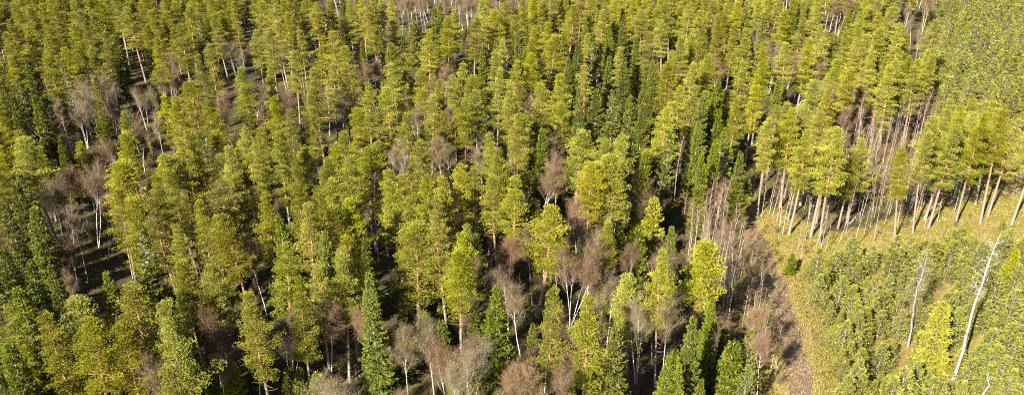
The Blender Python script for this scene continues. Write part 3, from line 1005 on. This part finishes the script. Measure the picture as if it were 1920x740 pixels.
# ------------------------------------------------------------------ labels: which tree is meant
LANDMARKS = [  # pixel, phrase used to point at it
    (1860, 540, 'the tall white snag'), (1722, 560, 'the smaller grey snag'), (1775, 610, 'the lone yellow-green spruce'),
    (1400, 420, 'the head of the dirt track'), (1258, 600, 'the white birch with arching arms'), (427, 690, 'the bright young spruce at the bottom'),
    (1227, 400, 'the bright slim spruce mid forest'), (1363, 300, 'the lichen-streaked spruce by the track'), (810, 620, 'the round red-brown birch'),
    (600, 600, 'the broad forked birch'), (927, 590, 'the pointed spruce near the bottom'), (1010, 430, 'the big light pine in the centre'),
    (160, 230, 'the tall white birch at upper left'), (160, 400, 'the slim white birch at left'), (135, 500, 'the forked white birch at left'),
    (335, 120, 'the fan-shaped birch at upper left'), (875, 110, 'the broad russet birch'), (591, 70, 'the white-stemmed birch at the top'),
    (1507, 140, 'the crooked pale birch at upper right'), (1578, 300, 'the leaning orange-stemmed pine'), (1020, 345, 'the rounded birch in mid forest'),
    (1310, 500, 'the pale pine beside the track'), (120, 640, 'the huge bushy pine at lower left'), (260, 460, 'the lichen spruce at lower left'),
    (1190, 540, 'the flat-topped pale pine'), (850, 715, 'the small light pine at the bottom'), (690, 300, 'the pine above two bare trunks'),
    (475, 470, 'the brown bushy birch'), (225, 340, 'the wide pine at left'), (1030, 100, 'the layered pine at the top'),
    (1085, 290, 'the big pale pine in mid forest'), (370, 60, 'the grey-streaked spruce at the top'), (32, 180, 'the lichen spruce by the left edge'),
    (217, 110, 'the dark spruce beside the gap'), (1700, 75, 'the bright pine at the thicket corner'), (1848, 260, 'the wide pine over the clearing'),
    (1195, 110, 'the dark spruce at the top'), (1440, 50, 'the narrow spruce at the top'), (700, 40, 'the slim pine at the top'), (980, 590, 'the spreading birch below centre'),
]
ORD = ['nearest', 'second', 'third', 'fourth', 'fifth', 'sixth', 'seventh', 'eighth', 'ninth', 'tenth', 'eleventh', 'twelfth', 'thirteenth', 'fourteenth',
       'fifteenth', 'sixteenth', 'seventeenth', 'eighteenth', 'nineteenth', 'twentieth']
OWN = {  # trees that carry a landmark's own label: (kind, tip x, tip y) -> label
    ('B', 1258, 540): 'tall bare birch with one clean white trunk and arching pale arms near the bottom edge',
    ('G', 427, 672): 'bright yellow-green young spruce at the bottom edge, in front of twin birches',
    ('G', 1227, 372): 'slim bright green young spruce standing alone against dark shadow in mid forest',
    ('L', 1363, 240): 'big spruce streaked with pale lichen twigs, at the head of the dirt track',
    ('B', 810, 583): 'bare birch with round red-brown dome of twigs, above the small pine at the bottom',
    ('B', 600, 558): 'broad bare birch forking into many white limbs near the bottom edge',
    ('S', 927, 538): 'narrow pointed green spruce among bare birches near the bottom centre',
    ('P', 1010, 388): 'big light yellow-green pine with tall full crown in the centre',
    ('B', 143, 140): 'tall white-trunked bare birch at upper left with whole trunk showing',
    ('B', 140, 305): 'slim straight white birch at left, its foot on mossy floor',
    ('B', 128, 430): 'forked bare birch at left with tangle of white limbs, behind a spruce',
    ('B', 335, 88): 'fan-shaped bare birch with several white limbs at upper left',
    ('B', 875, 70): 'broad russet bare birch rising between pines in the upper middle',
    ('B', 591, 22): 'bare birch with bright white stem between pines near the top edge',
    ('B', 1507, 105): 'crooked pale bare birch in the brown patch at upper right',
    ('P', 1578, 240): 'leaning pine with thick orange upper trunk, foot at the clearing edge',
    ('B', 1015, 308): 'small bare birch with rounded reddish crown in mid forest, dark behind',
    ('P', 1310, 458): 'big pale pine with lumpy crown beside the slender stems left of the track',
    ('P', 120, 577): 'huge bushy yellow-green pine at lower left corner, the widest crown in view',
    ('L', 260, 417): 'spruce with pale lichen twigs at lower left, amid bare pine trunks',
    ('P', 1190, 507): 'flat-topped pale pine below centre, bare birches in front of it',
    ('Y', 1140, 695): 'short light green pine at the bottom edge below the drooping spruce',
    ('P', 850, 697): 'small light yellow-green pine at the bottom edge, right below the round birch',
    ('P', 690, 274): 'umbrella-crowned pine with two long bare trunks showing below it',
    ('B', 475, 428): 'brown bushy bare birch between pines left of centre',
    ('P', 225, 305): 'wide spreading pine at left, to the right of the slim white birch',
    ('P', 1030, 62): 'pine with clear flat layers of branches near the top edge',
    ('P', 1085, 250): 'big pale green pine with dense rounded crown in mid forest',
    ('L', 370, 25): 'grey-streaked spruce with pale dead twigs at the top edge',
    ('L', 32, 143): 'lichen-streaked spruce close to the left edge in the upper half',
    ('S', 217, 66): 'dark spruce column left of the black gap at upper left',
    ('P', 1700, 45): 'bright yellow pine at the corner of the far young pine thicket',
    ('P', 1848, 215): 'wide pine on a thick bare trunk over the grassy clearing',
    ('S', 1195, 70): 'dark broad spruce in the upper middle among paler pines',
    ('S', 1440, 25): 'narrow green spruce at the top edge beside a brown birch',
    ('P', 700, 10): 'slim tall pine at the top edge, left of bare white birches',
    ('B', 980, 528): 'spreading bare birch below the centre with pale trunk and red haze',
    ('S', 1155, 613): 'drooping green spruce near the bottom edge, below the flat-topped pine',
    ('G', 1775, 568): 'lone yellow-green young spruce cone between the two white snags',
    ('G', 1905, 470): 'yellow-green young spruce at the right edge above the tall white snag',
    ('Z', 1487, 475): 'small green spruce bush on the verge right of the dirt track',
}

def own_label(t):
    for (k, x, y), lab in OWN.items():
        if t['kind'] == k and abs(t['tx'] - x) < 3 and abs(t['ty'] - y) < 3:
            return lab
    return None

def word(n):
    return ORD[n] if n < len(ORD) else None

def assign_labels(items):
    buckets = {}
    for t in items:
        lab = own_label(t)
        if lab:
            t['label'] = lab
            continue
        cy = t['ty'] + 0.25 * (t['by'] - t['ty'])
        cx = t['tx'] + 0.25 * (t['bx'] - t['tx'])
        best = min(range(len(LANDMARKS)), key=lambda i: math.hypot(LANDMARKS[i][0] - cx, LANDMARKS[i][1] - cy))
        lx, ly, _ = LANDMARKS[best]
        dx, dy = cx - lx, cy - ly
        side = ('right of' if dx > 0 else 'left of') if abs(dx) > abs(dy) else ('below' if dy > 0 else 'above')
        kind = {'L': 'S'}.get(t['kind'], t['kind'])
        buckets.setdefault((kind, best, side), []).append((math.hypot(dx, dy), id(t), t))
    for (kind, best, side), lst in buckets.items():
        lst.sort(key=lambda e: e[0])
        for n, (_, _, t) in enumerate(lst):
            look = {'P': ('broad yellow-green pine', 'slim yellow-green pine', 'rounded yellow-green pine'), 'S': ('broad dark green spruce', 'narrow dark green spruce', 'pointed dark green spruce'),
                    'B': ('spreading bare birch', 'narrow bare birch', 'leafless brown-twigged birch'), 'T': ('slender bare birch stem',) * 3,
                    'Z': ('bushy low young spruce', 'slim low young spruce', 'low young spruce'), 'G': ('young spruce',) * 3, 'Y': ('low young pine',) * 3, 'D': ('spreading leafless brown shrub', 'small leafless brown shrub', 'leafless brown shrub')}[kind]
            lk = look[0] if t['w'] > 1.08 else look[1] if t['w'] < 0.9 else look[2]
            if t['kind'] == 'L':
                lk = 'spruce with pale lichen twigs'
            t['label'] = f"{lk}, {word(n) or 'outermost'} {CATEG[t['kind']]} {side} {LANDMARKS[best][2]}"

def in_view(t):
    m = t['hw']
    cy = t['ty'] + (t['by'] - t['ty']) * CROWN_PART[t['kind']]
    return -m < t['tx'] < 1920 + m and t['ty'] < 742 and cy > -4

LIMIT = 300
single, rest = [], []
for kinds in ('P', 'SL', 'B', 'T', 'Y', 'ZG', 'D'):
    lst = [t for t in placed if t['kind'] in kinds]
    # those that show largest come first; trees read off the photograph before filled-in ones
    lst.sort(key=lambda t: -(t['hw'] * (t['by'] - t['ty']) * (1.0 if in_view(t) else 0.001) * (3.0 if t['seen'] else 1.0)))
    vis = [t for t in lst if in_view(t)]
    single += vis[:LIMIT]
    rest += vis[LIMIT:] + [t for t in lst if not in_view(t)]
for t in single:
    if t['kind'] == 'D':
        if in_poly(t['bx'], t['by'], STAND) or in_poly(t['bx'], t['by'], LOW_STAND) or in_poly(t['bx'], t['by'], BRUSH):
            t['label'] = 'leafless brown brush among the slender stems beside the dirt track'
        elif in_poly(t['bx'], t['by'], FAR_STAND):
            t['label'] = 'leafless brown brush in the birch patch at upper right'
        elif in_poly(t['bx'], t['by'], CLEARING):
            t['label'] = 'low leafless shrub on the grassy clearing below the tall pines'
assign_labels([t for t in single if 'label' not in t and (t['kind'] not in 'YT' or own_label(t))])
for t in single:
    if t['kind'] == 'Y' and 'label' not in t:
        far = t['by'] < 330
        if t['y'] < 100 and t['tx'] < 1480:
            t['label'] = f"light green young pine left of the track at the bottom, crown {'higher' if t['ty'] < 660 else 'cut by the frame'}"
        elif far:
            t['label'] = 'small young pine in the dense far thicket at the upper right corner'
        else:
            t['label'] = ('tiny pine seedling on the grassy clearing below the tall pines' if in_poly(t['bx'], t['by'], CLEARING)
                          else 'small bushy young pine in the dense thicket right of the dirt track')
    if t['kind'] == 'T' and 'label' not in t:
        if in_poly(t['bx'], t['by'], STAND) or in_poly(t['bx'], t['by'], LOW_STAND):
            t['label'] = 'slender pale bare birch stem in the crowded stand left of the dirt track'
        elif in_poly(t['bx'], t['by'], FAR_STAND):
            t['label'] = 'slender pale bare stem in the brown birch patch at upper right'
        elif t['tx'] > 1400:
            t['label'] = 'thin pale bare stem along the clearing edge under the tall pines'
        else:
            t['label'] = f"tall thin pale trunk between pines {'left of' if t['tx'] < 960 else 'right of'} the picture centre"

# ------------------------------------------------------------------ put the trees in the scene
def scale_of(t, var):
    s = t['h'] / var[0]
    base = {'P': s * 0.35 + 0.65, 'B': s * 0.6 + 0.4, 'T': s * 0.5 + 0.5}.get(t['kind'], s)
    return base * t['w'], s

def plant(t):
    k = t['kind']
    var = random.choice(V[k])
    sx, sz = scale_of(t, var)
    root = link(NAME[k], None, None, (t['x'], t['y'], t['z']))
    root.empty_display_size = 0.3
    q = random.uniform(0.86, 1.14)
    root.scale = (sx * q, sx / q, sz)
    tilt = {'P': 0.04, 'B': 0.06, 'T': 0.05}.get(k, 0.012)
    root.rotation_euler = (random.gauss(0, tilt), random.gauss(0.02 if k == 'T' else 0, tilt), random.uniform(0, 6.283))
    tag(root, t['label'], CATEG[k], GROUP[k])
    link('trunk', var[2], root)
    link('crown', var[3], root)
    if len(var) > 4 and var[4] is not None:
        link('lichen', var[4], root)

for t in single:
    plant(t)

# the trees past the limit and beyond the frame: one mass for each kind
def mass(name, label, cat, items, kind):
    if not items:
        return
    n = len(items)
    vs = V[kind][:5]
    me = bpy.data.meshes.new(name)
    me.vertices.add(n)
    me.vertices.foreach_set('co', np.array([(t['x'], t['y'], t['z']) for t in items], dtype=np.float32).ravel())
    idx, scl, rot = [], [], []
    for t in items:
        i = random.randrange(len(vs))
        sx, sz = scale_of(t, vs[i])
        idx.append(i)
        scl.append((sx, sx, sz))
        rot.append((0, 0, random.uniform(0, 6.283)))
    me.attributes.new('pick', 'INT', 'POINT').data.foreach_set('value', np.array(idx, dtype=np.int32))
    me.attributes.new('size', 'FLOAT_VECTOR', 'POINT').data.foreach_set('vector', np.array(scl, dtype=np.float32).ravel())
    me.attributes.new('turn', 'FLOAT_VECTOR', 'POINT').data.foreach_set('vector', np.array(rot, dtype=np.float32).ravel())
    o = link(name, me)
    tag(o, label, cat, None, 'stuff')
    ng = bpy.data.node_groups.new(name, 'GeometryNodeTree')
    ng.interface.new_socket('Geometry', in_out='INPUT', socket_type='NodeSocketGeometry')
    ng.interface.new_socket('Geometry', in_out='OUTPUT', socket_type='NodeSocketGeometry')
    gi, go = ng.nodes.new('NodeGroupInput'), ng.nodes.new('NodeGroupOutput')
    g2i = ng.nodes.new('GeometryNodeGeometryToInstance')
    for i, v in reversed(list(enumerate(vs))):
        jn = ng.nodes.new('GeometryNodeJoinGeometry')
        for part in (2, 3):
            src = bpy.data.objects.new('model', v[part])
            inf = ng.nodes.new('GeometryNodeObjectInfo')
            inf.inputs['Object'].default_value = src
            ng.links.new(inf.outputs['Geometry'], jn.inputs[0])
        one = ng.nodes.new('GeometryNodeGeometryToInstance')
        ng.links.new(jn.outputs[0], one.inputs[0])
        if i == len(vs) - 1:
            allj = ng.nodes.new('GeometryNodeJoinGeometry')
        ng.links.new(one.outputs[0], allj.inputs[0])
    iop = ng.nodes.new('GeometryNodeInstanceOnPoints')
    ng.links.new(gi.outputs[0], iop.inputs['Points'])
    ng.links.new(allj.outputs[0], iop.inputs['Instance'])
    iop.inputs['Pick Instance'].default_value = True
    for attr, typ, sock in (('pick', 'INT', 'Instance Index'), ('size', 'FLOAT_VECTOR', 'Scale'), ('turn', 'FLOAT_VECTOR', 'Rotation')):
        a = ng.nodes.new('GeometryNodeInputNamedAttribute')
        a.data_type = typ
        a.inputs[0].default_value = attr
        ng.links.new(a.outputs[0], iop.inputs[sock])
    ng.links.new(iop.outputs[0], go.inputs[0])
    md = o.modifiers.new('trees', 'NODES')
    md.node_group = ng

mass('distant_pines', 'mass of tall pines standing behind and beyond the countable ones', 'pines', [t for t in rest if t['kind'] == 'P'], 'P')
mass('distant_spruces', 'mass of dark spruces standing beyond the countable ones', 'spruces', [t for t in rest if t['kind'] in 'SL'], 'S')
mass('distant_birches', 'mass of bare birches standing beyond the countable ones', 'birches', [t for t in rest if t['kind'] == 'B'], 'B')
mass('pine_thicket', 'dense mass of young pines filling the thickets at the right', 'thicket', [t for t in rest if t['kind'] == 'Y'], 'Y')
print('TREES', {k: (sum(t['kind'] == k for t in single), sum(t['kind'] == k for t in rest)) for k in 'PSLBTYZGD'})

# ------------------------------------------------------------------ the bleached dead trees
def snag(label, base_px, top_px, r0, seed, limbs, twigs, broken=True, lean_steps=0.13):
    rs = np.random.RandomState(seed)
    x, y = at_height(base_px[0], base_px[1], 0)
    d = ray(*top_px)
    gz = float(ground_z(x, y))
    tt = y / d[1]
    top = np.array([d[0] * tt - x, 0, CAM_H + d[2] * tt - gz])
    h = top[2]
    root = link('dead_tree', None, None, (x, y, gz))
    tag(root, label, 'dead tree', 'bleached dead trees in the thicket')
    n = 14
    f = np.linspace(0, 1, n)
    path = f[:, None] * top
    path[1:-1, 0] += np.cumsum(rs.normal(0, lean_steps, n - 2)) * np.sin(f[1:-1] * math.pi)
    path[1:-1, 1] += np.cumsum(rs.normal(0, lean_steps * 0.5, n - 2)) * np.sin(f[1:-1] * math.pi)
    path[0, 2] = -0.3
    b = Build()
    rad = r0 * (1 - f) ** 0.62 + 0.03
    rad[0] *= 1.2
    b.tube(path, rad, 10)
    link('trunk', b.mesh('snag_trunk', M['snag_bark'], True), root)
    for k in range(limbs):
        g = rs.uniform(0.42, 0.99) ** 0.7
        p0 = np.array([np.interp(g, f, path[:, i]) for i in range(3)])
        a = rs.uniform(0, 6.283)
        o = np.array([math.cos(a), math.sin(a), 0])
        L = rs.uniform(0.5, 2.3) * (1.2 - 0.5 * g)
        pts = [p0]
        dd = unit(o + UP * rs.uniform(-0.1, 1.0))
        if k < 4:
            g = 0.78 + 0.05 * k
            pts = [np.array([np.interp(g, f, path[:, i]) for i in range(3)])]
            dd, L = unit(o * 0.75 + UP), h * 0.14
        for s in range(4):
            dd = unit(dd + rs.normal(0, 0.28, 3) + UP * 0.08)
            pts.append(pts[-1] + dd * L / 4)
        bb = Build()
        r1 = max(0.02, 0.24 * float(np.interp(g, f, rad)))
        bb.tube(pts, np.linspace(r1, 0.012, 5), 5)
        for s in range(rs.randint(1, 4)):
            q = pts[rs.randint(1, 4)]
            d2 = unit(dd + rs.normal(0, 0.7, 3))
            l2 = L * rs.uniform(0.25, 0.5)
            bb.tube([q, q + d2 * l2 * 0.5 + UP * 0.04, q + d2 * l2], [0.022, 0.016, 0.008], 4)
        link('branch', bb.mesh('snag_branch', M['snag_bark'], True), root)
    if twigs:
        c = Build()
        p, q = [], []
        for k in range(twigs):
            g = rs.uniform(0.30, 1.0)
            p0 = np.array([np.interp(g, f, path[:, i]) for i in range(3)])
            a = rs.uniform(0, 6.283)
            rr = rs.uniform(0.1, 2.3) * (1.2 - g * 0.6)
            s0 = p0 + np.array([math.cos(a), math.sin(a), rs.uniform(-0.1, 0.6)]) * rr
            p.append(s0)
            q.append(s0 + rs.normal(0, 0.35, 3) + UP * 0.1)
        c.slivers(rs, p, q, 0.012)
        link('crown', c.mesh('snag_twigs', M['twig_grey']), root)

snag('tall bleached white dead trunk leaning right in the young pine thicket, the largest snag', (1787, 711), (1876, 438), 0.175, 11, 40, 0)
snag('smaller grey-white dead tree with wispy twigs left of the yellow-green spruce', (1702, 650), (1737, 484), 0.105, 12, 30, 3200)
snag('short broken white snag poking up at the bottom right edge', (1832, 770), (1853, 702), 0.13, 13, 5, 0)

# ------------------------------------------------------------------ fallen dead wood
def fallen(label, a, b, r, seed, stubs):
    rs = np.random.RandomState(seed)
    (x0, y0), (x1, y1) = at_height(*a, 0), at_height(*b, 0)
    gz = float(ground_z(x0, y0))
    root = link('fallen_log', None, None, (x0, y0, gz))
    tag(root, label, 'log', 'fallen dead wood on the clearing')
    f = np.linspace(0, 1, 8)
    pts = np.stack([f * (x1 - x0), f * (y1 - y0), np.array([float(ground_z(x0 + (x1 - x0) * q, y0 + (y1 - y0) * q)) - gz + r * 0.8 + 0.12 * math.sin(q * 3) for q in f])], axis=1)
    pts[1:-1, :2] += rs.normal(0, 0.07, (6, 2))
    bb = Build()
    bb.tube(pts, np.linspace(r, r * 0.3, 8), 7)
    link('trunk', bb.mesh('log_trunk', M['snag_bark'], True), root)
    for k in range(stubs):
        p = pts[rs.randint(2, 8)]
        d = unit(np.array([rs.normal(), rs.normal(), rs.uniform(0.3, 1.1)]))
        L = rs.uniform(0.5, 1.4)
        bb = Build()
        bb.tube([p, p + d * L * 0.5 + UP * 0.08, p + d * L], [r * 0.35, r * 0.25, 0.012], 5)
        link('branch', bb.mesh('log_branch', M['snag_bark'], True), root)

fallen('pale fallen log with upright twigs on the grass right of the track verge', (1512, 488), (1542, 486), 0.10, 51, 6)
fallen('grey fallen trunk lying between pines on the clearing slope', (1592, 420), (1622, 392), 0.12, 52, 3)
fallen('short pale log at the right edge of the golden clearing', (1895, 368), (1920, 348), 0.17, 53, 2)

# ------------------------------------------------------------------ ground cover and stones
def cover(name, label, cat, mat, n, test, blade, per, seed, bounds):
    rs = np.random.RandomState(seed)
    P = []
    x0, x1, y0, y1 = bounds
    while len(P) < n:
        x, y = rs.uniform(x0, x1), rs.uniform(y0, y1)
        px, py, _ = project(x, y, 0)
        if px < -20 or px > 1960 or py > 780 or not test(x, y, px, py):
            continue
        P.append((x, y, float(ground_z(x, y)) + 0.02))
    b = Build()
    b.blades(rs, P, np.tile(UP * 0.9, (n, 1)), per, blade[0], blade[1], 0.5)
    o = link(name, b.mesh(name, mat))
    tag(o, label, cat, None, 'stuff')

def clump(x, y, s=1.0):
    return math.sin(x * 0.9 * s + 1.7 * math.sin(y * 0.53 * s)) * math.cos(y * 1.1 * s + 1.3 * math.sin(x * 0.61 * s))

def on_grass(x, y, px, py):
    d = track_dist(x, y)
    if d < 1.3 and RS.rand() < 0.7:
        return False
    return (d < 4.6 or in_poly(px, py, CLEARING) or (in_poly(px, py, PLANTATION) and RS.rand() < 0.35)) and (d < 3 or clump(x, y) > -0.35)

def on_moss(x, y, px, py):
    d = track_dist(x, y)
    return d > 2.2 and (d < 7 or in_poly(px, py, CLEARING) or zone_of(px, py) == 'forest' and RS.rand() < 0.12) and clump(x, y, 0.7) < 0.25

cover('dry_grass', 'straw-coloured dry grass along the track and over the clearing', 'grass', M['grass'], 14000, on_grass, (0.42, 0.035), 5, 21, (15, 120, 60, 190))
cover('moss', 'low green moss and bilberry growth on the open floor', 'moss', M['moss'], 30000, on_moss, (0.26, 0.05), 5, 22, (-110, 120, 60, 200))

def stones():
    rs = np.random.RandomState(31)
    b = Build()
    ico = np.array([(0, 0, 1), (0.89, 0, 0.45), (0.28, 0.85, 0.45), (-0.72, 0.53, 0.45), (-0.72, -0.53, 0.45), (0.28, -0.85, 0.45),
                    (0.72, 0.53, -0.45), (-0.28, 0.85, -0.45), (-0.89, 0, -0.45), (-0.28, -0.85, -0.45), (0.72, -0.53, -0.45), (0, 0, -1)])
    fc = [(0, 1, 2), (0, 2, 3), (0, 3, 4), (0, 4, 5), (0, 5, 1), (1, 6, 2), (2, 7, 3), (3, 8, 4), (4, 9, 5), (5, 10, 1), (6, 7, 2), (7, 8, 3), (8, 9, 4), (9, 10, 5), (10, 6, 1),
          (11, 7, 6), (11, 8, 7), (11, 9, 8), (11, 10, 9), (11, 6, 10)]
    for k in range(1400):
        i = rs.randint(16, len(TRACK))
        x, y = TRACK[i] + rs.normal(0, 1.0, 2)
        s = 0.03 + 0.13 * rs.rand() ** 4 * (1 + (i > 80))
        v = ico * (1 + rs.normal(0, 0.14, (12, 1))) * np.array([1, rs.uniform(0.7, 1.1), 0.6]) * s
        b.add(v + np.array([x, y, float(ground_z(x, y)) + 0.06]), fc, rs.rand())
    tag(link('stones', b.mesh('stones', M['stone'])), 'loose grey stones strewn along the dirt track', 'stones', None, 'stuff')

def under(x, y, px, py):
    return zone_of(px, py) == 'forest' and track_dist(x, y) > 3 and RS.rand() < (0.9 if y < 120 else 0.4)

M['litter'] = foliage_mat('dead_bracken', (0.040, 0.027, 0.014), (0.105, 0.072, 0.034), hue=0.01, val=0.1, trans=0.1, gloss=0)
cover('undergrowth', 'brown dead bracken and twigs covering the forest floor', 'undergrowth', M['litter'], 46000, under, (0.34, 0.04), 5, 23, (-110, 60, 60, 190))
stones()
